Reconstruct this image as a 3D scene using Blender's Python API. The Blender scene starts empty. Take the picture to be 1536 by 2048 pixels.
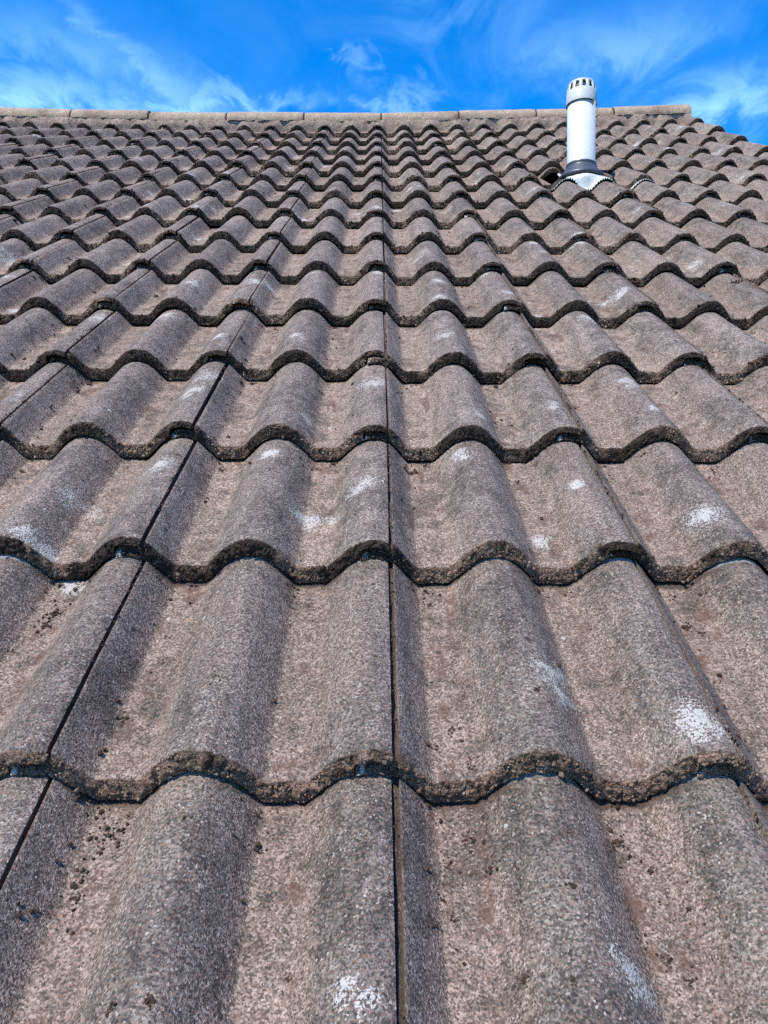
import bpy, math, random
import numpy as np
from mathutils import Matrix, Vector

random.seed(7)
rng = np.random.default_rng(7)
scene = bpy.context.scene
C = scene.collection

# ------------------------------------------------------------------ layout constants (metres)
PITCH = math.radians(33.04)          # roof pitch
G = 0.31214                          # tile gauge (course to course)
W = 0.30                             # tile cover width (two rolls of 0.15)
J = 0.0175                            # side joint lies this far right of the roll crest
HUMP = 0.040                         # roll height
THICK = 0.0215                       # tile thickness
TILT = 0.0255 / G                    # each tile rides up on the one below
LEN = 0.395
ROOF_Z = 4.6                         # height of the roof's reference line
WA, WB = 0.0083, 0.0166              # slight sag of the old roof


def warp(u, s):
    return (WA * u * u + WB * u) * np.clip(s / 4.5, 0, 2) ** 2


ROOF = Matrix.Translation((0, 0, ROOF_Z)) @ Matrix.Rotation(PITCH, 4, 'X')   # local: x across, y up the slope, z out of it

# ------------------------------------------------------------------ camera
yaw, pit, roll = -0.01253, -0.57666, -0.01167
cy, sy, cp, sp, cr, sr = math.cos(yaw), math.sin(yaw), math.cos(pit), math.sin(pit), math.cos(roll), math.sin(roll)
Rc = (np.array([[cr, -sr, 0], [sr, cr, 0], [0, 0, 1]]) @ np.array([[1, 0, 0], [0, cp, -sp], [0, sp, cp]])
      @ np.array([[cy, 0, sy], [0, 1, 0], [-sy, 0, cy]]))
CAM_LOCAL = (0.00198, -0.43877, 0.53414)


def swap(v):
    return Vector((v[0], v[2], v[1]))


M3 = Matrix((swap(Rc[0]), swap(Rc[1]), -swap(Rc[2]))).transposed()
cam = bpy.data.cameras.new('camera')
cam.sensor_fit = 'VERTICAL'
cam.sensor_height = 24.0
cam.sensor_width = 18.0
cam.lens = 24.0 * 1538 / 2048
cam.clip_start = 0.02
cam.clip_end = 5000
cam_ob = bpy.data.objects.new('camera', cam)
C.objects.link(cam_ob)
cam_ob.matrix_world = ROOF @ (Matrix.Translation(CAM_LOCAL) @ M3.to_4x4())
scene.camera = cam_ob

# ------------------------------------------------------------------ sun and sky
SUN_LOCAL = Vector((-0.37, 0.09, 0.925)).normalized()
SUN = (ROOF.to_3x3() @ SUN_LOCAL).normalized()
sun_el = math.asin(SUN.z)
sun_az = math.atan2(SUN.x, SUN.y)
sl = bpy.data.lights.new('sun', 'SUN')
sl.energy = 5.0
sl.angle = math.radians(0.9)
sl.color = (1.0, 0.93, 0.82)
so = bpy.data.objects.new('sun', sl)
C.objects.link(so)
so.location = (-6, -6, 12)
so.rotation_euler = (-SUN).to_track_quat('-Z', 'Y').to_euler()

world = bpy.data.worlds.new('World')
scene.world = world
world.use_nodes = True
world.cycles.sampling_method = 'MANUAL'
world.cycles.sample_map_resolution = 256
nt = world.node_tree
for n in list(nt.nodes):
    nt.nodes.remove(n)


class NB:
    """small node-building helper"""

    def __init__(self, tree):
        self.t = tree

    def n(self, typ, **kw):
        nd = self.t.nodes.new(typ)
        for k, v in kw.items():
            setattr(nd, k, v)
        return nd

    def link(self, a, b):
        self.t.links.new(a, b)

    def _set(self, sock, v):
        if isinstance(v, bpy.types.NodeSocket):
            self.link(v, sock)
        elif v is not None:
            sock.default_value = v

    def math(self, op, a, b=None, c=None, clamp=False):
        nd = self.n('ShaderNodeMath', operation=op)
        nd.use_clamp = clamp
        for i, v in enumerate((a, b, c)):
            if v is not None:
                self._set(nd.inputs[i], v)
        return nd.outputs[0]

    def vmath(self, op, a, b=None, out=0):
        nd = self.n('ShaderNodeVectorMath', operation=op)
        self._set(nd.inputs[0], a)
        if b is not None:
            if op == 'SCALE':
                self._set(nd.inputs['Scale'], b)
            else:
                self._set(nd.inputs[1], b)
        return nd.outputs[out]

    def mix(self, fac, a, b, blend='MIX'):
        nd = self.n('ShaderNodeMix', data_type='RGBA', blend_type=blend)
        self._set(nd.inputs[0], fac)
        for i, v in ((6, a), (7, b)):
            if isinstance(v, tuple) and len(v) == 3:
                v = v + (1,)
            self._set(nd.inputs[i], v)
        return nd.outputs[2]

    def noise(self, vec, scale, detail=2, rough=0.5, dist=0.0, out=0):
        nd = self.n('ShaderNodeTexNoise')
        self._set(nd.inputs['Vector'], vec)
        self._set(nd.inputs['Scale'], scale)
        nd.inputs['Detail'].default_value = detail
        nd.inputs['Roughness'].default_value = rough
        nd.inputs['Distortion'].default_value = dist
        return nd.outputs[out]

    def voronoi(self, vec, scale, feature='F1', rand=1.0):
        nd = self.n('ShaderNodeTexVoronoi', feature=feature)
        self._set(nd.inputs['Vector'], vec)
        self._set(nd.inputs['Scale'], scale)
        nd.inputs['Randomness'].default_value = rand
        return nd

    def smooth(self, v, lo, hi, a=0.0, b=1.0):
        nd = self.n('ShaderNodeMapRange', interpolation_type='SMOOTHSTEP')
        self._set(nd.inputs[0], v)
        for i, q in enumerate((lo, hi, a, b)):
            self._set(nd.inputs[1 + i], q)
        return nd.outputs[0]

    def attr(self, name):
        return self.n('ShaderNodeAttribute', attribute_name=name).outputs['Fac']


b = NB(nt)
sky = b.n('ShaderNodeTexSky', sky_type='NISHITA')
sky.sun_disc = False
sky.sun_elevation = sun_el
sky.sun_rotation = sun_az
sky.altitude = 200
sky.air_density = 0.9
sky.dust_density = 0.15
sky.ozone_density = 4.0
hs = b.n('ShaderNodeHueSaturation')
hs.inputs['Saturation'].default_value = 1.40
hs.inputs['Hue'].default_value = 0.507
hs.inputs['Value'].default_value = 1.38
b.link(sky.outputs[0], hs.inputs['Color'])
tc = b.n('ShaderNodeTexCoord')
dirv = tc.outputs['Generated']
sep = b.n('ShaderNodeSeparateXYZ')
b.link(dirv, sep.inputs[0])
# project the view direction on a high cloud layer
den = b.math('MAXIMUM', sep.outputs[2], 0.04)
px = b.math('DIVIDE', sep.outputs[0], den)
py = b.math('DIVIDE', sep.outputs[1], den)
cmb = b.n('ShaderNodeCombineXYZ')
b.link(px, cmb.inputs[0])
b.link(py, cmb.inputs[1])
mp = b.n('ShaderNodeMapping')
mp.inputs['Rotation'].default_value = (0, 0, math.radians(24))
mp.inputs['Scale'].default_value = (1.0, 0.62, 1.0)
mp.inputs['Location'].default_value = (3.1, 1.7, 0)
b.link(cmb.outputs[0], mp.inputs[0])
big = b.noise(mp.outputs[0], 1.25, 1, 0.5, 0.4)
fine = b.noise(mp.outputs[0], 4.5, 5, 0.62, 0.9)
strand = b.noise(mp.outputs[0], 17.0, 2, 0.6, 1.0)
cl = b.math('MULTIPLY', b.smooth(big, 0.46, 0.74), b.smooth(fine, 0.32, 0.78))
# banks of cirrus seen over the ridge: (bearing, height, width, depth, lean, weight)
invy = b.math('DIVIDE', 1.0, b.math('MAXIMUM', sep.outputs[1], 0.05))
bx_ = b.math('MULTIPLY', sep.outputs[0], invy)
by_ = b.math('MULTIPLY', sep.outputs[2], invy)
wob = b.math('MULTIPLY_ADD', fine, 0.16, -0.08)
acc = b.math('MULTIPLY', cl, 0.32)
for (cx_, cy_, w_, d_, lean, wt) in ((-0.47, 0.532, 0.16, 0.028, 0.0, 1.0), (-0.27, 0.560, 0.13, 0.026, -0.72, 0.52), (-0.22, 0.530, 0.12, 0.014, 0.0, 0.85),
                                     (-0.02, 0.582, 0.020, 0.022, 0.0, 0.40), (0.44, 0.530, 0.10, 0.036, 0.25, 1.0), (0.30, 0.615, 0.13, 0.040, 0.2, 0.42),
                                     (-0.42, 0.60, 0.16, 0.040, -0.2, 0.42), (0.03, 0.530, 0.05, 0.012, 0.0, 0.5)):
    dx = b.math('SUBTRACT', bx_, cx_)
    dy = b.math('SUBTRACT', b.math('SUBTRACT', by_, cy_), b.math('MULTIPLY', dx, lean))
    dy = b.math('ADD', dy, wob)
    dx = b.math('ADD', dx, b.math('MULTIPLY_ADD', strand, 0.16, -0.08))
    e2 = b.math('ADD', b.math('POWER', b.math('ABSOLUTE', b.math('DIVIDE', dx, w_)), 2.0), b.math('POWER', b.math('ABSOLUTE', b.math('DIVIDE', dy, d_)), 2.0))
    gs = b.math('MULTIPLY', b.math('EXPONENT', b.math('MULTIPLY', e2, -1.0)), wt)
    gs = b.math('MULTIPLY', gs, b.smooth(sep.outputs[1], 0.2, 0.4))
    acc = b.math('MAXIMUM', acc, b.math('MULTIPLY', gs, b.smooth(fine, 0.25, 0.75, 0.35, 1.0)))
acc = b.math('MULTIPLY', acc, b.smooth(strand, 0.1, 0.8, 0.88, 1.0))
cl = b.math('MULTIPLY', b.math('ADD', acc, b.math('MULTIPLY', b.smooth(fine, 0.3, 0.8), 0.06)), 0.50, clamp=True)
skyc = b.mix(cl, hs.outputs[0], (4.4, 7.6, 9.6))
bg = b.n('ShaderNodeBackground')
bg.inputs['Strength'].default_value = 0.15
b.link(skyc, bg.inputs['Color'])
wo = b.n('ShaderNodeOutputWorld')
b.link(bg.outputs[0], wo.inputs['Surface'])

scene.view_settings.view_transform = 'Standard'
scene.view_settings.look = 'None'
scene.view_settings.exposure = 0.65
scene.view_settings.gamma = 1.0
scene.view_settings.use_curve_mapping = False
scene.cycles.max_bounces = 4
scene.cycles.diffuse_bounces = 1
scene.cycles.use_adaptive_sampling = True
scene.cycles.adaptive_threshold = 0.03
scene.cycles.adaptive_min_samples = 24
scene.cycles.use_denoising = False
scene.cycles.caustics_reflective = False
scene.cycles.caustics_refractive = False
scene.cycles.glossy_bounces = 2


# ------------------------------------------------------------------ materials
def new_mat(name):
    m = bpy.data.materials.new(name)
    m.use_nodes = True
    t = m.node_tree
    for n in list(t.nodes):
        t.nodes.remove(n)
    nb = NB(t)
    bs = nb.n('ShaderNodeBsdfPrincipled')
    o = nb.n('ShaderNodeOutputMaterial')
    nb.link(bs.outputs[0], o.inputs[0])
    return m, nb, bs


def grains(nb, pos):
    """sand-grain pattern of weathered concrete: colour factor, bump height, random per grain"""
    v1 = nb.voronoi(pos, 640)
    v2 = nb.voronoi(pos, 300)
    s1 = nb.n('ShaderNodeSeparateColor')
    nb.link(v1.outputs['Color'], s1.inputs[0])
    s2 = nb.n('ShaderNodeSeparateColor')
    nb.link(v2.outputs['Color'], s2.inputs[0])
    return v1, v2, s1, s2


def tile_material():
    m, nb, bs = new_mat('weathered_concrete_tile')
    geo = nb.n('ShaderNodeNewGeometry')
    pos = geo.outputs['Position']
    prof, edge, vv = nb.attr('prof'), nb.attr('edge'), nb.attr('vv')
    lich, clean = nb.attr('lich'), nb.attr('clean')
    mossf, peb = nb.attr('moss'), nb.attr('peb')
    oi = nb.n('ShaderNodeObjectInfo')
    rnd = oi.outputs['Random']
    v1 = nb.voronoi(pos, 600)
    s1 = nb.n('ShaderNodeSeparateColor')
    nb.link(v1.outputs['Color'], s1.inputs[0])
    big3 = nb.noise(pos, 6.0, 2, 0.55, out=1)
    sb = nb.n('ShaderNodeSeparateColor')
    nb.link(big3, sb.inputs[0])
    nbig, nbig2 = sb.outputs[0], sb.outputs[1]
    mid3 = nb.noise(pos, 34, 3, 0.65, out=1)
    sm = nb.n('ShaderNodeSeparateColor')
    nb.link(mid3, sm.inputs[0])
    nmid, nmid2, nmid3 = sm.outputs[0], sm.outputs[1], sm.outputs[2]
    nfin = nb.noise(pos, 290, 1, 0.7)
    # run-off streaks follow the fall of the roof
    mp = nb.n('ShaderNodeMapping', vector_type='TEXTURE')
    mp.inputs['Rotation'].default_value = (PITCH, 0, 0)
    mp.inputs['Scale'].default_value = (1.0, 9.0, 1.0)
    nb.link(pos, mp.inputs[0])
    strk = nb.noise(mp.outputs[0], 60, 2, 0.6)
    # where the dark surface coat is left (rolls) and where pink silt lies (pans)
    pf = nb.math('ADD', prof, nb.math('MULTIPLY_ADD', nmid, 0.7, -0.35))
    pf = nb.math('ADD', pf, nb.math('MULTIPLY_ADD', nbig, 1.0, -0.50))
    pf = nb.math('ADD', pf, nb.math('MULTIPLY_ADD', rnd, 0.34, -0.17))
    pf = nb.smooth(pf, 0.02, 0.48)
    col = nb.mix(pf, (0.212, 0.161, 0.131), (0.140, 0.119, 0.103))
    # slow tone changes: worn pink body, dark algae
    col = nb.mix(nb.smooth(nbig2, 0.45, 0.72, 0.0, 0.65), col, (0.172, 0.140, 0.116))
    alg = nb.math('ADD', nmid2, nb.math('MULTIPLY_ADD', nbig2, -0.7, 0.35))
    col = nb.mix(nb.smooth(alg, 0.48, 0.70, 0.0, 0.75), col, (0.060, 0.053, 0.045))
    col = nb.mix(1.0, col, nb.smooth(strk, 0.25, 0.75, 0.74, 1.24), 'MULTIPLY')
    col = nb.mix(1.0, col, nb.math('MULTIPLY_ADD', rnd, 0.36, 0.82), 'MULTIPLY')
    # grains
    g1 = nb.math('MULTIPLY', nb.smooth(s1.outputs[0], 0.0, 1.0, 0.48, 1.55), nb.smooth(nfin, 0.25, 0.75, 0.66, 1.34))
    col = nb.mix(1.0, col, g1, 'MULTIPLY')
    wg = nb.math('GREATER_THAN', s1.outputs[1], 0.945)
    col = nb.mix(nb.math('MULTIPLY', wg, nb.smooth(nmid3, 0.3, 0.7, 0.15, 0.62)), col, (0.46, 0.41, 0.36))
    dg = nb.math('GREATER_THAN', s1.outputs[2], 0.91)
    col = nb.mix(nb.math('MULTIPLY', dg, 0.6), col, (0.030, 0.026, 0.024))
    rg = nb.math('MULTIPLY', nb.math('LESS_THAN', s1.outputs[2], 0.12), 0.5)
    col = nb.mix(rg, col, (0.21, 0.115, 0.078))
    # rusty-brown stain in the pans
    st = nb.math('MULTIPLY', nb.smooth(nb.math('MULTIPLY_ADD', strk, 0.45, nb.math('MULTIPLY', nmid3, 0.55)), 0.50, 0.66), nb.smooth(prof, 0.0, 0.35, 0.85, 0.06))
    col = nb.mix(st, col, (0.085, 0.046, 0.030))
    # unweathered strip under the lap
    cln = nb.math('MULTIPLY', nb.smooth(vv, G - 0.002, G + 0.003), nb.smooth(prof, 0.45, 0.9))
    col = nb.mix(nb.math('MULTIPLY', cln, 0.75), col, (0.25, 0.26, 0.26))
    col = nb.mix(nb.smooth(vv, G + 0.009, G + 0.014), col, (0.022, 0.018, 0.015))  # shade of the gap under the lap, painted near-black
    nose_shade = nb.math('MULTIPLY', nb.smooth(nb.math('MULTIPLY_ADD', nmid, 0.010, vv), G - 0.004, G + 0.004), nb.smooth(prof, 0.45, 0.9, 1.0, 0.0))  # shade below each nose, painted into the pans in brown
    col = nb.mix(nb.math('MULTIPLY', nose_shade, 0.85), col, (0.045, 0.029, 0.021))
    # lichen crust: crisp specks thickening to a chalky patch
    sp2 = nb.noise(pos, 430, 1, 0.7)
    lsum = nb.math('ADD', nb.math('MULTIPLY', lich, 1.0), nb.math('MULTIPLY_ADD', sp2, 2.3, -1.15))
    lsum = nb.math('ADD', lsum, nb.math('MULTIPLY_ADD', nmid2, 2.6, -1.3))
    lsum = nb.math('ADD', lsum, nb.math('MULTIPLY_ADD', s1.outputs[1], 0.5, -0.25))
    lf = nb.math('MULTIPLY', nb.smooth(lsum, 0.56, 0.78), nb.smooth(lich, 0.05, 0.22))
    col = nb.mix(nb.math('MULTIPLY', lf, 0.74), col, (0.44, 0.43, 0.405))
    v3 = nb.voronoi(pos, 42)
    s3 = nb.n('ShaderNodeSeparateColor')
    nb.link(v3.outputs['Color'], s3.inputs[0])
    rad3 = nb.math('MULTIPLY_ADD', s3.outputs[1], 0.13, nb.math('MULTIPLY_ADD', nfin, 0.12, -0.03))
    spot = nb.math('MULTIPLY', nb.math('LESS_THAN', v3.outputs['Distance'], rad3), nb.math('GREATER_THAN', s3.outputs[0], 0.80))
    sc_ = nb.mix(nb.math('GREATER_THAN', s3.outputs[2], 0.55), (0.020, 0.014, 0.011), nb.mix(nb.math('GREATER_THAN', s3.outputs[2], 0.76), (0.27, 0.165, 0.11), (0.36, 0.39, 0.37)))
    col = nb.mix(nb.math('MULTIPLY', spot, 0.75), col, sc_)
    # broken front edge: exposed aggregate, algae and moss
    isl = geo.outputs['Random Per Island']
    ec = nb.mix(nb.smooth(nfin, 0.36, 0.62), (0.036, 0.020, 0.013), (0.205, 0.132, 0.092))
    ec = nb.mix(nb.smooth(nmid, 0.40, 0.62, 0.0, 0.8), ec, nb.mix(1.0, (0.17, 0.118, 0.088), g1, 'MULTIPLY'))
    pc = nb.n('ShaderNodeValToRGB')
    pc.color_ramp.elements[0].position = 0.0
    pc.color_ramp.elements[0].color = (0.045, 0.026, 0.018, 1)
    pc.color_ramp.elements[1].position = 1.0
    pc.color_ramp.elements[1].color = (0.40, 0.33, 0.27, 1)
    e = pc.color_ramp.elements.new(0.45)
    e.color = (0.165, 0.104, 0.072, 1)
    e = pc.color_ramp.elements.new(0.78)
    e.color = (0.27, 0.185, 0.135, 1)
    nb.link(isl, pc.inputs[0])
    ec = nb.mix(peb, ec, pc.outputs[0])
    own = nb.mix(1.0, col, (0.92, 0.77, 0.66), 'MULTIPLY')
    ec = nb.mix(nb.math('MULTIPLY_ADD', mossf, -0.85, 0.82, clamp=True), ec, own)
    mn = nb.math('ADD', nb.math('MULTIPLY_ADD', nbig, 1.4, -0.7), nb.math('ADD', nmid3, nb.math('MULTIPLY', prof, 0.22)))
    mm = nb.smooth(nb.math('ADD', mn, nb.math('MULTIPLY', mossf, 0.42)), 0.72, 0.92)
    ec = nb.mix(nb.math('MULTIPLY', mm, 0.9), ec, (0.017, 0.0115, 0.008))
    ec = nb.mix(clean, ec, (0.34, 0.33, 0.31))
    ef = nb.smooth(nb.math('ADD', edge, nb.math('MULTIPLY_ADD', nfin, 0.8, -0.4)), 0.42, 0.58)
    ef = nb.math('MULTIPLY', ef, nb.smooth(edge, 0.02, 0.2))
    col = nb.mix(ef, col, ec)
    # dirt in the side joint, with joint and underside shade painted in
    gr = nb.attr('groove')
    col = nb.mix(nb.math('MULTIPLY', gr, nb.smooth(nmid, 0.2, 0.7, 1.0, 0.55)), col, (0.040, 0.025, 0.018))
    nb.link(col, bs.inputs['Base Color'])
    bs.inputs['Roughness'].default_value = 0.88
    bs.inputs['Specular IOR Level'].default_value = 0.3
    hh = nb.math('MULTIPLY', nb.noise(pos, 470, 2, 0.75), 0.0034)
    bp = nb.n('ShaderNodeBump')
    bp.inputs['Strength'].default_value = 0.8
    bp.inputs['Distance'].default_value = 1.0
    nb.link(hh, bp.inputs['Height'])
    nb.link(bp.outputs[0], bs.inputs['Normal'])
    return m


def rough_material(name, c1, c2, c3, scale=30, bump=0.003, speck=0.5, rough=0.9):
    m, nb, bs = new_mat(name)
    geo = nb.n('ShaderNodeNewGeometry')
    pos = geo.outputs['Position']
    v1, v2, s1, s2 = grains(nb, pos)
    n1 = nb.noise(pos, scale, 5, 0.6)
    n2 = nb.noise(pos, scale * 0.25, 3, 0.5)
    col = nb.mix(nb.smooth(n1, 0.3, 0.7), c1, c2)
    col = nb.mix(nb.smooth(n2, 0.5, 0.75, 0.0, 0.8), col, c3)
    col = nb.mix(speck, col, nb.smooth(s1.outputs[0], 0, 1, 0.4, 1.6), 'MULTIPLY')
    nb.link(col, bs.inputs['Base Color'])
    bs.inputs['Roughness'].default_value = rough
    bs.inputs['Specular IOR Level'].default_value = 0.3
    bp = nb.n('ShaderNodeBump')
    bp.inputs['Distance'].default_value = 1.0
    bp.inputs['Strength'].default_value = 0.8
    hh = nb.math('ADD', nb.math('MULTIPLY', n1, bump), nb.math('MULTIPLY', v1.outputs['Distance'], -0.0012))
    nb.link(hh, bp.inputs['Height'])
    nb.link(bp.outputs[0], bs.inputs['Normal'])
    return m


def smooth_material(name, c1, c2, rough, scale=9, bump=0.0004, metallic=0.0):
    m, nb, bs = new_mat(name)
    tcn = nb.n('ShaderNodeTexCoord')
    n1 = nb.noise(tcn.outputs['Object'], scale, 5, 0.6)
    n2 = nb.noise(tcn.outputs['Object'], scale * 9, 3, 0.6)
    col = nb.mix(nb.smooth(n1, 0.35, 0.8), c1, c2)
    nb.link(col, bs.inputs['Base Color'])
    bs.inputs['Metallic'].default_value = metallic
    nb.link(nb.smooth(n2, 0.2, 0.8, rough - 0.06, rough + 0.08), bs.inputs['Roughness'])
    bp = nb.n('ShaderNodeBump')
    bp.inputs['Distance'].default_value = 1.0
    bp.inputs['Strength'].default_value = 0.5
    nb.link(nb.math('MULTIPLY', n1, bump), bp.inputs['Height'])
    nb.link(bp.outputs[0], bs.inputs['Normal'])
    return m


MAT_TILE = tile_material()
MAT_RIDGE = rough_material('sandy_ridge_concrete', (0.235, 0.180, 0.134), (0.315, 0.250, 0.190), (0.12, 0.085, 0.06), 30, 0.006, 0.7)
MAT_MORTAR = rough_material('old_mortar', (0.26, 0.20, 0.165), (0.18, 0.135, 0.11), (0.14, 0.10, 0.08), 45, 0.008, 0.5)
MAT_MOSS = rough_material('dry_moss', (0.026, 0.016, 0.011), (0.060, 0.036, 0.023), (0.035, 0.030, 0.012), 160, 0.004, 0.5)
MAT_FELT = rough_material('roofing_felt', (0.012, 0.012, 0.012), (0.02, 0.02, 0.02), (0.015, 0.015, 0.015), 20, 0.001, 0.2)
MAT_WHITE = smooth_material('white_painted_metal', (0.45, 0.48, 0.485), (0.39, 0.42, 0.425), 0.38)
MAT_CAP = smooth_material('pale_grey_plastic', (0.42, 0.45, 0.45), (0.37, 0.40, 0.40), 0.42)
MAT_DARK = smooth_material('dark_metal_mesh', (0.07, 0.072, 0.075), (0.10, 0.10, 0.105), 0.5)
MAT_RUBBER = smooth_material('black_rubber', (0.036, 0.042, 0.054), (0.055, 0.062, 0.074), 0.42, 14, 0.002)
MAT_LEAD = smooth_material('white_coated_flashing', (0.43, 0.46, 0.46), (0.34, 0.37, 0.37), 0.45, 22, 0.003)
MAT_GRASS = rough_material('lawn', (0.05, 0.09, 0.025), (0.07, 0.11, 0.03), (0.06, 0.08, 0.03), 3, 0.02, 0.4)
MAT_RENDER = rough_material('rendered_wall', (0.45, 0.40, 0.34), (0.50, 0.45, 0.39), (0.40, 0.36, 0.31), 8, 0.002, 0.3)


# ------------------------------------------------------------------ helpers
def hash3(x, y, z):
    h = (x * 374761393 + y * 668265263 + z * 2147483647 + 1013904223) & 0xFFFFFFFF
    h = ((h ^ (h >> 13)) * 1274126177) & 0xFFFFFFFF
    h = ((h ^ (h >> 16)) * 2246822519) & 0xFFFFFFFF
    return ((h ^ (h >> 15)) & 0xFFFFFF) / float(0xFFFFFF)


def vnoise(x, y, z):
    """value noise in [-1, 1]"""
    x, y, z = np.broadcast_arrays(x, y, z)
    xi, yi, zi = np.floor(x).astype(np.int64), np.floor(y).astype(np.int64), np.floor(z).astype(np.int64)
    fx, fy, fz = x - xi, y - yi, z - zi
    fx, fy, fz = (t * t * (3 - 2 * t) for t in (fx, fy, fz))
    r = 0
    for dx in (0, 1):
        for dy in (0, 1):
            for dz in (0, 1):
                w = (fx if dx else 1 - fx) * (fy if dy else 1 - fy) * (fz if dz else 1 - fz)
                r = r + w * hash3(xi + dx, yi + dy, zi + dz)
    return r * 2 - 1


def sstep(x, lo, hi):
    t = np.clip((x - lo) / (hi - lo), 0, 1)
    return t * t * (3 - 2 * t)


def mesh_obj(name, verts, faces, mat, parent=None, smooth=True, attrs=None, origin=None):
    v = np.asarray(verts, dtype=np.float64)
    if origin is not None:
        v = v - np.asarray(origin)
    me = bpy.data.meshes.new(name)
    me.from_pydata(v.tolist(), [], faces if isinstance(faces, list) else faces.tolist())
    me.materials.append(mat)
    if smooth:
        me.polygons.foreach_set('use_smooth', [True] * len(me.polygons))
    if attrs:
        for k, a in attrs.items():
            at = me.attributes.new(k, 'FLOAT', 'POINT')
            at.data.foreach_set('value', np.asarray(a, dtype=np.float32))
    me.update()
    ob = bpy.data.objects.new(name, me)
    C.objects.link(ob)
    if origin is not None:
        ob.location = origin
    if parent is not None:
        ob.parent = parent
    return ob


class MB:
    """collects patches of one mesh"""

    def __init__(self):
        self.v, self.f, self.n = [], [], 0
        self.at = {}

    def add(self, verts, faces, **attrs):
        verts = np.asarray(verts, dtype=float).reshape(-1, 3)
        k = len(verts)
        self.v.append(verts)
        self.f.extend((np.asarray(faces) + self.n).tolist() if len(faces) else [])
        for key, val in attrs.items():
            self.at.setdefault(key, []).append(np.broadcast_to(np.asarray(val, dtype=float).ravel(), (k,)) if np.ndim(val) == 0 or np.size(val) == 1 else np.asarray(val, dtype=float).ravel())
        self.n += k

    def grid(self, X, Y, Z, flip=False, **attrs):
        nr, nc = X.shape
        idx = np.arange(nr * nc).reshape(nr, nc)
        q = np.stack([idx[:-1, :-1], idx[:-1, 1:], idx[1:, 1:], idx[1:, :-1]], -1).reshape(-1, 4)
        if flip:
            q = q[:, ::-1]
        self.add(np.stack([X, Y, Z], -1).reshape(-1, 3), q, **attrs)

    def build(self, name, mat, parent=None, smooth=True, origin=None):
        return mesh_obj(name, np.concatenate(self.v), self.f, mat, parent, smooth,
                        {k: np.concatenate(a) for k, a in self.at.items()}, origin)


PHI = (1 + 5 ** .5) / 2
ICO_V = np.array([(-1, PHI, 0), (1, PHI, 0), (-1, -PHI, 0), (1, -PHI, 0), (0, -1, PHI), (0, 1, PHI), (0, -1, -PHI), (0, 1, -PHI),
                  (PHI, 0, -1), (PHI, 0, 1), (-PHI, 0, -1), (-PHI, 0, 1)], float)
ICO_V /= np.linalg.norm(ICO_V[0])
ICO_F = np.array([(0, 11, 5), (0, 5, 1), (0, 1, 7), (0, 7, 10), (0, 10, 11), (1, 5, 9), (5, 11, 4), (11, 10, 2), (10, 7, 6), (7, 1, 8),
                  (3, 9, 4), (3, 4, 2), (3, 2, 6), (3, 6, 8), (3, 8, 9), (4, 9, 5), (2, 4, 11), (6, 2, 10), (8, 6, 7), (9, 8, 1)])


def lumps(centres, radii, squash=(0.7, 1.0)):
    """many small irregular stones or crumbs at once"""
    n = len(centres)
    jit = 1 + rng.uniform(-0.32, 0.32, (n, 12, 1))
    sc = rng.uniform(squash[0], squash[1], (n, 1, 3))
    ang = rng.uniform(0, 6.28, n)
    ca, sa = np.cos(ang), np.sin(ang)
    v = ICO_V[None] * jit * sc
    v = np.stack([v[..., 0] * ca[:, None] - v[..., 1] * sa[:, None], v[..., 0] * sa[:, None] + v[..., 1] * ca[:, None], v[..., 2]], -1)
    v = v * np.asarray(radii)[:, None, None] + np.asarray(centres)[:, None, :]
    f = ICO_F[None] + (np.arange(n) * 12)[:, None, None]
    return v.reshape(-1, 3), f.reshape(-1, 3)


# ------------------------------------------------------------------ ground and walls under the roof
def plane_grid(name, x0, x1, y0, y1, z, n, mat):
    X, Y = np.meshgrid(np.linspace(x0, x1, n), np.linspace(y0, y1, n))
    m = MB()
    m.grid(X, Y, np.full_like(X, z))
    o = m.build(name, mat)
    o['kind'] = 'structure'
    return o


plane_grid('ground', -2500, 2500, -2500, 2500, 0.0, 9, MAT_GRASS)

# ------------------------------------------------------------------ roof
roof = bpy.data.objects.new('tiled_roof', None)
C.objects.link(roof)
roof.matrix_world = ROOF
roof['label'] = 'weathered grey-pink concrete roll-tiled roof slope rising to a sandy ridge'
roof['category'] = 'roof'
roof['kind'] = 'thing'

ROWS = range(-2, 15)
COLS = range(-9, 6)
RIDGE_S = 4.600


def hump(a):
    """height of the rolled profile at distance a right of a side joint"""
    p = (a + J + 0.075) % 0.15 - 0.075
    tl = np.clip(-p / 0.0600, 0, 1)
    tr = np.clip(p / 0.0550, 0, 1)
    return HUMP * np.where(p < 0, (1 - tl ** 2.2) ** 1.45, (1 - tr ** 2.2) ** 1.36)


def drop(a):
    return -0.0034 * (1 - sstep(a, 0.002, 0.024))


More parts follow.
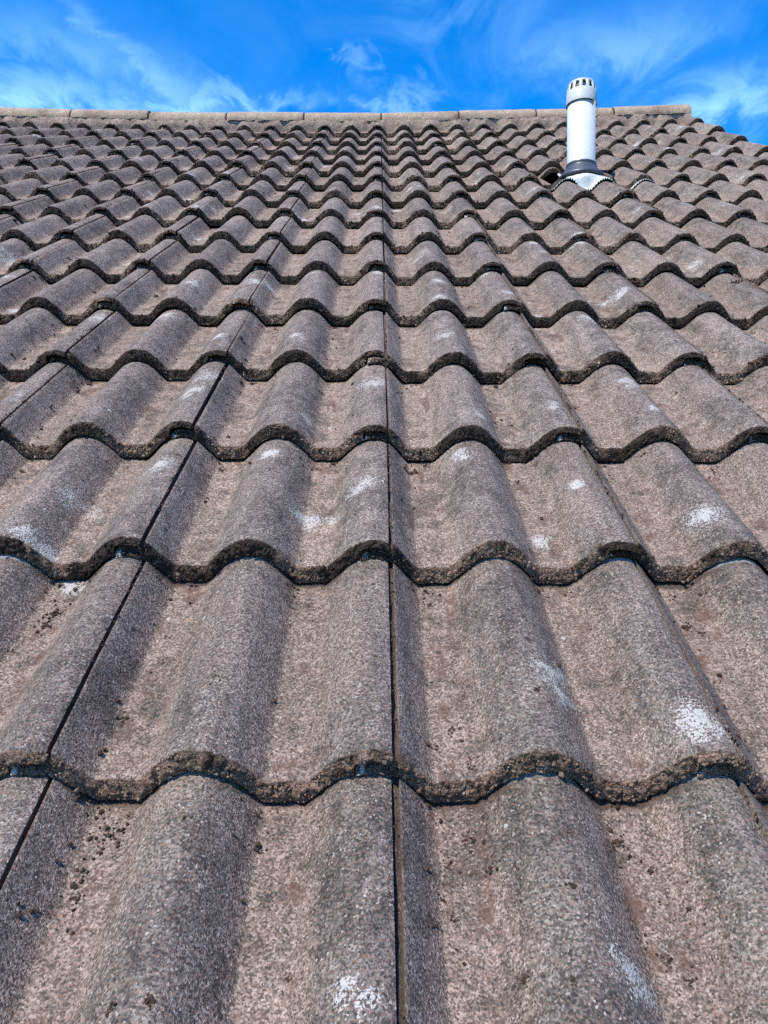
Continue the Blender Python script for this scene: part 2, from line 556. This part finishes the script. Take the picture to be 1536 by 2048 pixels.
# lichen: (across, up-slope, radius)
LICHEN = [(0.182, 0.119, 0.020), (0.188, 0.100, 0.014), (0.295, 0.043, 0.019), (0.310, 0.030, 0.012), (0.433, 0.398, 0.021), (-0.409, 0.458, 0.016), (-0.390, 0.445, 0.014),
          (-0.097, 0.442, 0.018), (-0.086, 0.425, 0.014), (-0.06, 0.43, 0.013), (-0.01, 0.482, 0.020), (-0.02, 0.47, 0.015), (-0.406, 0.33, 0.018), (-0.375, 0.309, 0.015),
          (-0.002, -0.19, 0.011), (0.18, -0.165, 0.012), (0.19, -0.172, 0.009), (-0.306, 0.854, 0.026), (-0.314, 0.778, 0.024), (-0.001, 0.826, 0.026),
          (-0.317, 0.528, 0.022), (0.281, 0.482, 0.010), (0.217, 0.382, 0.014), (-0.017, -0.178, 0.008), (0.459, 0.833, 0.022), (0.455, 0.715, 0.014),
          (0.171, 0.692, 0.012), (0.294, 0.718, 0.014), (0.14, 1.057, 0.018), (0.575, 1.356, 0.026), (0.31, 1.323, 0.022), (-0.15, 1.018, 0.014),
          (-0.162, 1.045, 0.014), (-0.111, 0.703, 0.014), (0.625, 0.732, 0.018), (-0.312, 1.042, 0.014), (0.463, 1.178, 0.022), (-0.456, 1.19, 0.03),
          (-0.59, 1.171, 0.024), (-0.441, 1.408, 0.024), (-0.293, 1.42, 0.024), (-0.999, 1.714, 0.036), (-0.598, 0.754, 0.016), (0.92, 1.576, 0.016),
          (0.128, 0.578, 0.017), (-0.157, 0.575, 0.017), (-0.433, 0.351, 0.014)]
lr = np.random.default_rng(31)
for i in range(300):
    s_ = lr.uniform(1.25, 4.5)
    LICHEN.append((lr.uniform(-2.6, 1.8), s_, lr.uniform(0.006, 0.019) * (1 + 0.12 * s_)))
LICHEN = np.array(LICHEN)


def lichen_at(u, s):
    u0, u1, s0, s1 = u.min() - .08, u.max() + .08, s.min() - .08, s.max() + .08
    sel = LICHEN[(LICHEN[:, 0] > u0) & (LICHEN[:, 0] < u1) & (LICHEN[:, 1] > s0) & (LICHEN[:, 1] < s1)]
    r = np.zeros_like(u)
    for x, y, rad in sel:
        d = np.hypot(u - x, (s - y) * 0.9) / (rad * 0.80)
        r = np.maximum(r, np.exp(-(d * 0.80) ** 1.7))
    return r


def lod_of(row, col):
    uc = J + W * (col + .5)
    half = 768 / (0.472 * max(1e-3, (28 + 1 / (0.000674 + 0.000276 * row) - 28))) * 0.30
    seen = abs(uc) < half + 0.36 and row >= -1
    if row <= -2 or not seen:
        return 3
    if row <= 1:
        return 0
    if row <= 4:
        return 1
    return 2


STEP_A = (0.0019, 0.0034, 0.0055, 0.011)
VLISTS = [np.r_[0, .0012, .0025, .004, .006, .009, .013, .018, np.arange(.026, .315, .011), .33, .36, LEN],
          np.r_[0, .0015, .0035, .007, .013, .022, np.arange(.04, .315, .022), .33, LEN],
          np.r_[0, .003, .008, .020, np.arange(.05, .315, .042), .33, LEN],
          np.r_[0, .004, .05, .15, .25, .33, LEN]]
NT = (11, 7, 4, 2)
NPEB = (800, 620, 150, 0)


def tile_patch(mb, row, col, pose, lod, a0=-0.032, a1=W, v0=0.0, rag=1.0):
    du, dv, dn, rot, tlt = pose
    st = STEP_A[lod]
    # across
    segs = []
    if a0 < 0:
        segs.append(np.linspace(a0, 0.0045, max(3, int((0.0045 - a0) / st) + 1)))
    am = max(0.0052, a0)
    segs.append(np.linspace(am, a1, int((a1 - am) / st) + 2))
    a = np.concatenate(segs)
    under = a < 0.0049
    lip = (a > W - 0.034) & (col != COLS[-1])
    v = v0 + VLISTS[lod] * (LEN - v0) / LEN if v0 > 0 else VLISTS[lod]
    base_u = J + W * col + du
    base_s = row * G + dv

    def place(A, V, N):
        ca, sa = math.cos(rot), math.sin(rot)
        cx_ = A - W / 2
        U = base_u + W / 2 + cx_ * ca - V * sa
        S = base_s + V * ca + cx_ * sa
        return U, S, N + dn + warp(U, S) - HUMP

    A, V = np.meshgrid(a, v)
    hz = hump(a) - drop(np.maximum(a, 0)) * ~under
    hz = np.where(under, hump(a) - 0.0150, hz)
    hz = np.where(under & (a > -0.0015), hump(a) - 0.0055 + 0.0015 * vnoise((J + W * col + a) * 300, row * 3.3, 1.1), hz)
    thick = np.where(under, np.where(a > -0.0015, 0.018, 0.0085), np.where(lip, 0.0092, THICK - 0.6 * drop(np.maximum(a, 0))))
    seed = row * 17.3 + col * 5.1
    # ragged nose: the lip of the front edge is broken irregularly
    ru, rs = base_u + a, row * 3.7
    ragl = (0.0016 * vnoise(ru * 95, rs, 0.5) + 0.0013 * vnoise(ru * 240, rs, 3.5) + 0.0018 * vnoise(ru * 30, rs, 7.5)) * rag
    round_ = 0.0018 * np.exp(-(V - v0) / 0.0022) + 0.0012 * np.exp(-(V - v0) / 0.010)
    und = 0.0007 * vnoise((base_u + A) * 22, (base_s + V) * 16, seed) + 0.00035 * vnoise((base_u + A) * 120, (base_s + V) * 120, 1.0)
    N = hz[None, :] - V * TILT + und - round_ * (1 + 0.6 * vnoise((base_u + A) * 160, V * 160, seed))
    fill = 0.0042 * vnoise(col * 3.1, (base_s + V) * 26, 4.4) + 0.002 * vnoise(A * 400, (base_s + V) * 150, 4.4)
    N = N + fill * (under & (a > -0.0015))[None, :] * (V > 0.004) + tlt * (A - W / 2)
    Vr = V + (ragl[None, :] + 0.0030) * np.exp(-(V - v0) / 0.006)
    U, S, Z = place(A, Vr, N)
    hfrac = np.broadcast_to((hump(a) / HUMP)[None, :], A.shape)
    lich = lichen_at(U, S) if lod < 3 else np.zeros_like(U)
    edge = np.exp(-((V - v0) / 0.0042) ** 2) * 0.62
    groove = np.broadcast_to(np.where(under & (a > -0.02), 1.0, 0.55 * np.exp(-((a - 0.0052) / 0.0015) ** 2) * (a > 0))[None, :], A.shape) * (V > 0.002)  # joint dirt, plus its shadow put into the colour alongside
    common = dict(moss=moss_of(row))
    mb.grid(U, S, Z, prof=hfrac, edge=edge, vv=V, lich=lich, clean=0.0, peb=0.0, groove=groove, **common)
    # front face
    t = np.linspace(0, 1, NT[lod])
    A2, T = np.meshgrid(a, t)
    top = (hz - v0 * TILT + und[0] - round_[0] * (1 + 0.6 * vnoise((base_u + a) * 160, v0, seed)))[None, :]
    bot = (hz - thick - v0 * TILT)[None, :]
    N2 = top + (bot - top) * T + tlt * (A2 - W / 2)
    bulge = np.sin(np.pi * T)
    F = ragl[None, :] + v0
    F = F + (0.0021 * vnoise((base_u + A2) * 190, N2 * 190, seed) + 0.0016 * vnoise((base_u + A2) * 420, N2 * 420, seed + 9)) * np.minimum(1, bulge * 2.2)
    F = F - 0.0012 * bulge + 0.0028 - 0.0060 * T
    U2, S2, Z2 = place(A2, F, N2)
    cl = ((a < -0.0255)[None, :] & (T > -1)).astype(float) * (1.0 if v0 == 0 else 0)
    mb.grid(U2, S2, Z2, flip=True, prof=np.broadcast_to((hump(a) / HUMP)[None, :], A2.shape), edge=1.0, vv=0.0,
            lich=0.25 * lichen_at(U2, S2) if lod < 3 else 0.0 * U2, clean=cl, peb=0.0, groove=0.0, **common)
    # underside and the two sides
    vb = np.array([v0, v0 + .05, (v0 + LEN) / 2, LEN]) if lod < 3 else np.array([v0, LEN])
    A3, V3 = np.meshgrid(a, vb)
    N3 = (hz - thick)[None, :] - V3 * TILT + tlt * (A3 - W / 2)
    f3 = (ragl - 0.0032)[None, :] * (V3 == v0)
    U3, S3, Z3 = place(A3, V3 + f3, N3)
    mb.grid(U3, S3, Z3, flip=True, prof=0.3, edge=0.0, vv=0.1, lich=0.0, clean=0.0, peb=0.0, groove=1.0, **common)  # underside coloured dark throughout, standing in for shade in the gap
    for i, fl in ((0, False), (-1, True)):
        T4, V4 = np.meshgrid(np.linspace(0, 1, 3), v)
        top4 = N[:, i][:, None]
        N4 = top4 - thick[i] * T4
        nz = 0.0007 * vnoise(V4 * 300, T4 * 3, seed + i) * (T4 > 0)
        U4, S4, Z4 = place(np.full_like(T4, a[i]) + nz, V4 + ragl[i] * np.exp(-(V4 - v0) / 0.006), N4)
        cln = 0.85 if (i == 0 and a0 < 0) else 0.0
        mb.grid(U4, S4, Z4, flip=fl, prof=0.6, edge=1.0, vv=0.1, lich=0.0, clean=cln * np.exp(-V4 / 0.012), peb=0.0, groove=0.7 * sstep(V4, .004, .012), **common)  # side faces darkened behind the nose: dirt and painted joint shade
    # exposed stones on the nose
    k = int(NPEB[lod] * (a1 - a0) / 0.33 * rag)
    if k:
        ia = rng.integers(0, len(a), k)
        tt = rng.uniform(0.02, 0.97, k)
        aa = a[ia] + rng.uniform(-.5, .5, k) * st
        nn = top[0, ia] + (bot[0, ia] - top[0, ia]) * tt + tlt * (aa - W / 2)
        big = (0.0005, 0.0010, 0.0023, 0)[lod]
        rad = big + rng.gamma(1.4, 0.00048, k)
        rad = np.minimum(rad, 0.0046)
        Up, Sp, Zp = place(aa, v0 + ragl[ia] + 0.0022 - 0.0060 * tt + rng.uniform(-.0006, .0012, k), nn)
        pv, pf = lumps(np.stack([Up, Sp, Zp], -1), rad)
        mb.add(pv, pf, prof=np.repeat(hump(aa) / HUMP, 12), edge=1.0, vv=0.0, lich=0.0, clean=0.0, peb=1.0, groove=0.0, **common)


def moss_of(row):
    return float(np.clip((0.10, 0.12, 0.45, 0.62, 0.85)[min(4, max(0, row + 1))] if row < 4 else 0.92, 0, 1))


# slipped courses leave a clean strip on the tile below
SLIP = {1: 0.009, 2: 0.004}
poses = {}
for row in ROWS:
    for col in COLS:
        poses[row, col] = (float(np.clip(rng.normal(0, 0.0007), -.0011, .0011)), rng.normal(0, 0.0026) + SLIP.get(row, 0.0), rng.uniform(0, 0.0026), float(np.clip(rng.normal(0, 0.0040), -.006, .006)), float(np.clip(rng.normal(0, 0.007), -.012, .012)))

        if row <= 1:                    # the lowest courses sit square
            q_ = poses[row, col]
            poses[row, col] = (q_[0] * .5, q_[1], q_[2] * .3, q_[3] * .5, q_[4] * .15)


def make_tile(row, col):
    mb = MB()
    lod = lod_of(row, col)
    pose = poses[row, col]
    origin = np.array([J + W * (col + .5), row * G, float(warp(J + W * (col + .5), row * G)) - HUMP])
    if (row, col) == (9, 2):            # cut round the flue
        tile_patch(mb, row, col, pose, 1, -0.032, 0.072, 0.0)
        tile_patch(mb, row, col, pose, 1, 0.0735, 0.1845, 0.268, 0.35)
    else:
        tile_patch(mb, row, col, pose, lod, a1=W + (0.026 if col == COLS[-1] else 0.0))
    ob = mb.build('roof_tile', MAT_TILE, roof, True, origin)
    if (row, col) == (9, 2):
        ob['label'] = 'roof tile cut short beside the flue, its roll open and hollow'
    return ob


for row in ROWS:
    for col in COLS:
        make_tile(row, col)


def surface(u, s):
    """top of the tiling (normal offset) at across u, up-slope s"""
    row = np.floor(s / G)
    v = s - row * G
    a = (u - J) % W
    return hump(a) - drop(a) - v * TILT + warp(u, s) - HUMP


# felt under the tiles
UL, UR = J + W * COLS[0], J + W * (COLS[-1] + 1)
X, Y = np.meshgrid(np.linspace(UL, UR - .02, 24), np.linspace(-2 * G + .02, RIDGE_S, 24))
m = MB()
m.grid(X, Y, warp(X, Y) - 0.125)
m.build('underlay', MAT_FELT, roof)

# rear slope beyond the ridge: drops away at the same pitch
m = MB()
d = np.linspace(0, 4.6, 12)
X, D = np.meshgrid(np.linspace(UL, UR, 24), d)
m.grid(X, RIDGE_S + D * math.cos(2 * PITCH), warp(X, RIDGE_S + 0 * D) - 0.05 - D * math.sin(2 * PITCH),
       prof=0.5, edge=0.0, vv=0.1, lich=0.0, clean=0.0, peb=0.0, moss=0.0, groove=0.0)
m.build('rear_slope', MAT_TILE, roof)

# ------------------------------------------------------------------ ridge
RL = 0.437
RIDGE_END = 1.805


def ridge_arc(t):
    """cross-section in the roof frame: t=-1 front foot, t=+1 rear foot"""
    ang = t * math.radians(100)
    y = np.sin(ang) * 0.108
    z = np.cos(ang) * 0.073
    c, s_ = math.cos(PITCH), math.sin(PITCH)
    return y * c + z * s_, -y * s_ + z * c


RIDGE_N = -0.040
for i in range(11):
    u1 = RIDGE_END - i * (RL + 0.010) + (0.0 if i else 0.0)
    u0 = u1 - RL
    m = MB()
    t = np.linspace(-1, 1, 33)
    xs = np.concatenate([[u0, u0 + .004, u0 + .012], np.linspace(u0 + .03, u1 - .03, 26), [u1 - .012, u1 - .004, u1]])
    T, X = np.meshgrid(t, xs)
    oy, oz = ridge_arc(T)
    endd = np.minimum(X - u0, u1 - X)
    shrink = 1 - 0.045 * np.exp(-endd / 0.005)
    nz = 1 + 0.012 * vnoise(X * 30, T * 5, i + .5) + 0.010 * vnoise(X * 110, T * 18, i + 3.5)
    foot = 0.004 * vnoise(X * 60, 2.0, i) * (np.abs(T) > .9)
    lift = rng.uniform(-0.004, 0.004)
    tilt_ = rng.uniform(-0.008, 0.008)
    Yr = RIDGE_S + oy * shrink * nz
    Zr = RIDGE_N + warp(X, RIDGE_S + 0 * X) + oz * shrink * nz + lift + (X - u0) * tilt_ + foot
    m.grid(X, Yr, Zr, flip=True)
    for j, fl in ((0, True), (-1, False)):
        Yi, Zi = RIDGE_S + oy[j] * .8, RIDGE_N + float(warp(X[j, 0], RIDGE_S)) + oz[j] * .8
        m.grid(np.stack([X[j], X[j]]), np.stack([Yr[j], Yi]), np.stack([Zr[j], Zi]), flip=fl)
    m.build('ridge_tile', MAT_RIDGE, roof, True, (u0 + RL / 2, RIDGE_S, RIDGE_N))
    # mortar in the joint
    m = MB()
    xs = np.array([u0 - .012, u0 - .005, u0 + .002])
    T, X = np.meshgrid(np.linspace(-1, 1, 25), xs)
    oy, oz = ridge_arc(T)
    k_ = 0.93 + 0.03 * vnoise(X * 50, T * 9, i + .1)
    m.grid(X, RIDGE_S + oy * k_, RIDGE_N + warp(X, RIDGE_S + 0 * X) + oz * k_, flip=True)
    m.build('ridge_joint', MAT_MOSS, roof)
# mortar closing the last ridge tile and bedding the ridge on the tiles
m = MB()
T, Rr = np.meshgrid(np.linspace(-1, 1, 25), np.linspace(0.05, 0.97, 8))
oy, oz = ridge_arc(T)
bul = 0.012 * (1 - Rr ** 2) + 0.004 * vnoise(oy * 60, oz * 60, Rr * 4)
m.grid(RIDGE_END + bul - 0.006, RIDGE_S + oy * Rr, RIDGE_N + float(warp(RIDGE_END, RIDGE_S)) + oz * Rr, flip=False)
m.build('end_mortar', MAT_MORTAR, roof)
m = MB()
xs = np.linspace(UL, RIDGE_END, 560)
ts = np.linspace(0, 1, 9)
X, T = np.meshgrid(xs, ts)
Yb = RIDGE_S - 0.122 + 0.10 * T + 0.006 * vnoise(X * 40, T * 3, 2.2) + 0.010 * vnoise(X * 9, 1.5, 2.2)
low_ = surface(X, np.full_like(X, RIDGE_S - 0.122)) - 0.004
hi_ = 0.012 + warp(X, Yb)
Ts = sstep(T, 0.0, 0.30)
Zb = low_ * (1 - Ts) + np.maximum(low_ + .002, hi_) * Ts + 0.004 * vnoise(X * 90, T * 7, 5.5) + 0.003 * vnoise(X * 210, T * 14, 8.5)
m.grid(X, Yb, Zb)
m.build('ridge_mortar', MAT_MORTAR, roof)

# verge: mortar under the end rolls and the barge board
m = MB()
ss = np.linspace(-2 * G, RIDGE_S, 420)
ts = np.linspace(0, 1, 7)
S, T = np.meshgrid(ss, ts)
row_ = np.floor(S / G)
topz = HUMP * .28 - (S - row_ * G) * TILT - HUMP
Ub = UR + 0.016 + 0.004 * vnoise(S * 60, T * 5, .3) + 0.003 * vnoise(S * 160, T * 9, 2.3)
Zv = warp(Ub, S) + topz - 0.010 - T * 0.07
m.grid(Ub, S, Zv)
m.build('verge_mortar', MAT_MORTAR, roof)
m = MB()
for (xa, xb, za, zb) in ((UR - .030, UR - .005, -.30, -.075),):
    P8 = np.array([(x, y, z + float(warp(UR, max(0, y)))) for y in (-2 * G, RIDGE_S) for x in (xa, xb) for z in (za, zb)])
    m.add(P8, [(0, 1, 3, 2), (4, 6, 7, 5), (0, 4, 5, 1), (2, 3, 7, 6), (1, 5, 7, 3), (0, 2, 6, 4)])
m.build('barge_board', MAT_WHITE, roof, False)


# ------------------------------------------------------------------ house walls below (gables, front and back)
def world_of(x, y, z):
    return ROOF @ Vector((x, y, z))


ridge_w = world_of(0, RIDGE_S, -0.2)
front_w = world_of(0, -2 * G + .25, -0.2)
y0, y1, yr = front_w.y, 2 * ridge_w.y - front_w.y, ridge_w.y
zf, zr = front_w.z, ridge_w.z
prof5 = [(y0, 0), (y1, 0), (y1, zf), (yr, zr - .02), (y0, zf)]
xl, xr = UL + .3, UR - .06
vs = [(xl, y, z) for y, z in prof5] + [(xr, y, z) for y, z in prof5]
fs = [(4, 3, 2, 1, 0), (5, 6, 7, 8, 9), (0, 1, 6, 5), (1, 2, 7, 6), (4, 0, 5, 9)]
hw = mesh_obj('house_wall', vs, fs, MAT_RENDER, None, False)
hw['kind'] = 'structure'

# ------------------------------------------------------------------ flue
FU, FS = 0.832, 2.930
fl_n = -0.024
flue_origin = ROOF @ Vector((FU, FS, fl_n))
flue = bpy.data.objects.new('flue_pipe', None)
C.objects.link(flue)
flue.location = flue_origin
flue['label'] = 'white cylindrical flue pipe with slotted cap and black rubber collar on the roof'
flue['category'] = 'flue'


def lathe(name, prof, mat, parent, seg=64, smooth=True, origin=None):
    ang = np.linspace(0, 2 * np.pi, seg + 1)
    pr = np.array(prof, float)
    R_, A_ = np.meshgrid(pr[:, 0], ang, indexing='ij')
    Z_, _ = np.meshgrid(pr[:, 1], ang, indexing='ij')
    m = MB()
    m.grid(R_ * np.cos(A_), R_ * np.sin(A_), Z_)
    return m.build(name, mat, parent, smooth)


R0 = 0.0565
lathe('pipe', [(R0, -0.10), (R0, 0.330), (R0 - .003, 0.330), (R0 - .003, 0.1)], MAT_WHITE, flue)
# rubber boot: flared skirt, bead at foot and neck
boot = [(0.050, -0.02), (0.090, -0.016), (0.0928, -0.013), (0.0935, -0.008), (0.0920, -0.004), (0.0900, -0.002)]
for q in np.linspace(0, 1, 14):
    boot.append((0.0895 - 0.0295 * (q ** 0.74), -0.001 + 0.038 * q))
boot += [(0.0600, 0.039), (0.0612, 0.041), (0.0612, 0.047), (0.0600, 0.049), (0.0585, 0.0495), (0.0565, 0.0485)]
lathe('rubber_collar', boot, MAT_RUBBER, flue)
# cap: plain band, then a ring of curved ribs round a dark core
CAPZ = 0.290
cap = lathe('cap', [(R0 + .0004, CAPZ + .004), (R0 + .0035, CAPZ + .001), (R0 + .0050, CAPZ), (R0 + .0056, CAPZ + .002), (R0 + .0046, CAPZ + .016), (R0 + .0036, CAPZ + .050),
                    (R0 + .0026, CAPZ + .0525), (R0 - .001, CAPZ + .053), (R0 - .006, CAPZ + .052), (R0 - .007, CAPZ + .03)], MAT_CAP, flue)
NR = 12
for i in range(NR):
    a0_ = 2 * math.pi * (i + .42) / NR
    wdt = 0.0074
    m = MB()
    q = np.linspace(0, 1, 9)
    rr = R0 + 0.001 - 0.0065 * q ** 2.4
    zz = CAPZ + 0.050 + 0.036 * q
    off = np.array([-wdt, -wdt * .8, 0, wdt * .8, wdt])
    lift_ = np.array([-.004, 0, .0008, 0, -.004])
    Q, O = np.meshgrid(np.arange(9), np.arange(5), indexing='ij')
    r_ = rr[Q] + lift_[O]
    ca, sa = math.cos(a0_), math.sin(a0_)
    m.grid(r_ * ca - off[O] * sa, r_ * sa + off[O] * ca, zz[Q] + 0 * O)
    m.build('rib', MAT_CAP, cap)
    # cross-shaped bars between the ribs
    ab = a0_ + math.pi / NR
    m = MB()
    for sgn in (-1, 1):
        p0 = np.array([-sgn * 0.010, 0.004])
        p1 = np.array([sgn * 0.009, 0.031])
        dvec = (p1 - p0) / np.linalg.norm(p1 - p0)
        nrm = np.array([-dvec[1], dvec[0]]) * 0.0024
        pts = []
        for (pp, sg_) in ((p0, 1), (p1, 1), (p1, -1), (p0, -1)):
            o_ = pp + nrm * sg_
            rad_ = R0 - 0.008 - 0.20 * max(0, o_[1] - .01)
            for rd in (rad_ + sgn * .0005, rad_ - .003):
                pts.append((rd * math.cos(ab) - o_[0] * math.sin(ab), rd * math.sin(ab) + o_[0] * math.cos(ab), CAPZ + .050 + o_[1]))
        m.add(pts, [(0, 2, 4, 6), (1, 7, 5, 3), (0, 1, 3, 2), (2, 3, 5, 4), (4, 5, 7, 6), (6, 7, 1, 0)])
    m.build('baffle', MAT_DARK, cap, False)
lathe('crown', [(R0 - .0095, CAPZ + .0795), (R0 - .0045, CAPZ + .0800), (R0 - .0037, CAPZ + .083), (R0 - .0056, CAPZ + .0890), (R0 - .012, CAPZ + .0925), (0.0001, CAPZ + .0955)], MAT_CAP, cap, 48)
lathe('inner_tube', [(0.030, CAPZ), (0.030, CAPZ + .078), (0.0262, CAPZ + .079), (0.0262, CAPZ)], MAT_CAP, cap, 40)

# flashing sheet: dressed over the rolls, crimped along its lower edge, swept up to the collar
m = MB()
fu = np.linspace(0.655, 1.128, 330)
fs_ = np.concatenate([np.linspace(2.778, 2.83, 16), np.linspace(2.84, 3.16, 46)])
U, S = np.meshgrid(fu, fs_)
a_ = (U - J) % W
v_ = S - 8 * G
drape = hump(a_) - HUMP - v_ * TILT + warp(U, S) + 0.0125
front_line = 2.786 + 0.006 * np.cos((U - 0.75) / 0.15 * 2 * np.pi) - 0.020 * sstep(U, 0.93, 0.99)
k_ = np.clip((S - 2.778) / (fs_[-1] - 2.778), 0, 1)
s_top = 2.862 + 0.30 * sstep(U, 0.750, 0.775) * (1 - sstep(U, 0.905, 0.945))
Sx = front_line + (s_top - front_line) * k_
crimp = 0.0030 * np.sin(U * 2 * np.pi / 0.0092) * np.exp(-(Sx - front_line) / 0.016)
dist = np.hypot(U - FU, (Sx - FS) * math.cos(PITCH))
tanp = math.tan(PITCH)
rimn = fl_n - (Sx - FS) * tanp - 0.026
blend = 1 - sstep(dist, 0.072, 0.104)
N = drape * (1 - blend) + np.maximum(rimn, drape) * blend + crimp + 0.0012 * vnoise(U * 35, Sx * 35, .7)
m.grid(U, Sx, N)
m.grid(U, Sx, N - 0.002, flip=True)
m.grid(np.stack([U[0], U[0]]), np.stack([Sx[0], Sx[0]]), np.stack([N[0], N[0] - .002]), flip=True)
flm = ROOF.to_3x3().to_4x4()
ob = m.build('flashing', MAT_LEAD, flue, True, (FU, FS, fl_n))
ob.matrix_basis = flm

# ------------------------------------------------------------------ moss crumbs and clumps lying on the tiles
cent, rads = [], []


def crumb(u, s, r):
    cent.append((u, s, float(surface(np.array(u), np.array(s))) + r * 0.35))
    rads.append(r)


CLUMPS = [(-0.376, 0.255, 8), (-0.377, 0.229, 7), (-0.226, -0.035, 9), (0.084, -0.037, 5), (0.211, -0.042, 8), (-0.155, 0.099, 4), (0.09, 0.022, 3), (0.09, 0.030, 3),
          (-0.243, 0.078, 3), (0.078, 0.066, 4), (0.058, 0.042, 4), (-0.236, 0.592, 4), (0.056, 0.472, 4), (0.251, 0.606, 4), (-0.154, -0.047, 2.5), (-0.237, -0.069, 4),
          (0.23, -0.158, 3), (0.22, -0.144, 3), (0.35, 0.333, 4), (-0.233, -0.095, 3), (0.063, -0.065, 4), (0.057, -0.095, 3), (0.063, -0.111, 3), (0.097, -0.071, 2.5),
          (0.152, -0.107, 2), (0.108, -0.165, 2), (0.137, -0.176, 2.2), (-0.17, -0.192, 3), (-0.145, -0.192, 3), (-0.059, -0.156, 2), (0.23, -0.069, 2.5), (0.372, 0.22, 4),
          (0.362, 0.233, 4), (0.066, 0.272, 4), (0.157, 0.082, 2.5), (0.081, 0.612, 6), (0.693, 1.06, 7), (0.529, 0.593, 8), (-0.387, 0.59, 6), (0.22, 1.341, 7),
          (0.889, 1.457, 9), (0.611, 0.928, 7)]
for (u, s, sz) in CLUMPS:
    k = int(4 + sz * 3.5)
    for _ in range(k):
        rr = abs(rng.normal(0, 0.5)) * sz * 0.0021
        aa = rng.uniform(0, 6.28)
        crumb(u + rr * math.cos(aa), s + rr * 1.4 * math.sin(aa), rng.uniform(0.0006, 0.0017) * (1 + sz * .05))
# loose crumbs in the foot of each roll's shaded side and just below each nose
for row in range(-1, 15):
    n = 240 if row > 3 else 380
    us = rng.uniform(-2.6, 1.82, n) if row > 4 else rng.uniform(-1.3, 1.3, n)
    for u in us:
        kk = round(u / 0.15)
        if rng.random() < 0.72:
            off = rng.normal(0.052, 0.009)
        else:
            off = rng.uniform(0.03, 0.12)
        uu = kk * 0.15 + off
        if uu > 1.8:
            continue
        top = rng.random() < 0.5
        v = G - abs(rng.exponential(0.018)) - 0.003 if top else rng.uniform(0.004, G - .01)
        v = max(0.004, v)
        for _ in range(1 + int(rng.exponential(1.2))):
            crumb(uu + rng.normal(0, .0035), row * G + min(G - .002, max(.002, v + rng.normal(0, .004))), 0.0007 + rng.exponential(0.0008) * (1 + 0.05 * max(0, row)))
# crumbs caught in the side joints
for row in range(-1, 15):
    for col in COLS:
        for _ in range(26):
            v = rng.uniform(0.01, G - .005)
            if vnoise(col * 7.7, (row * G + v) * 9, 1.3) > -0.1:
                crumb(J + col * W + rng.normal(0.003, 0.0012), row * G + v, rng.uniform(0.0008, 0.0022))
# tufts hanging on the noses of the mossier courses
for row in range(1, 15):
    n = 60 + 22 * row
    for _ in range(n):
        u = rng.uniform(-2.6, 1.8)
        v = rng.normal(0.004, 0.0025)
        a = (u - J) % W
        z = float(hump(np.array(a)) - drop(np.array(a)) + warp(u, row * G) - HUMP) - rng.uniform(-0.001, 0.006)
        cent.append((u, row * G + v - .001, z))
        rads.append(rng.uniform(0.0015, 0.0042))
cent, rads = np.array(cent), np.array(rads)
keep = ~((cent[:, 0] > 0.64) & (cent[:, 0] < 1.16) & (cent[:, 1] > 2.74) & (cent[:, 1] < 3.12))
pv, pf = lumps(cent[keep], rads[keep], (0.6, 1.1))
md = mesh_obj('moss_debris', pv, pf, MAT_MOSS, None, False)
md.matrix_world = ROOF
md['kind'] = 'stuff'
md['label'] = 'dark brown dry moss crumbs scattered over the roof tiles'
md['category'] = 'moss'
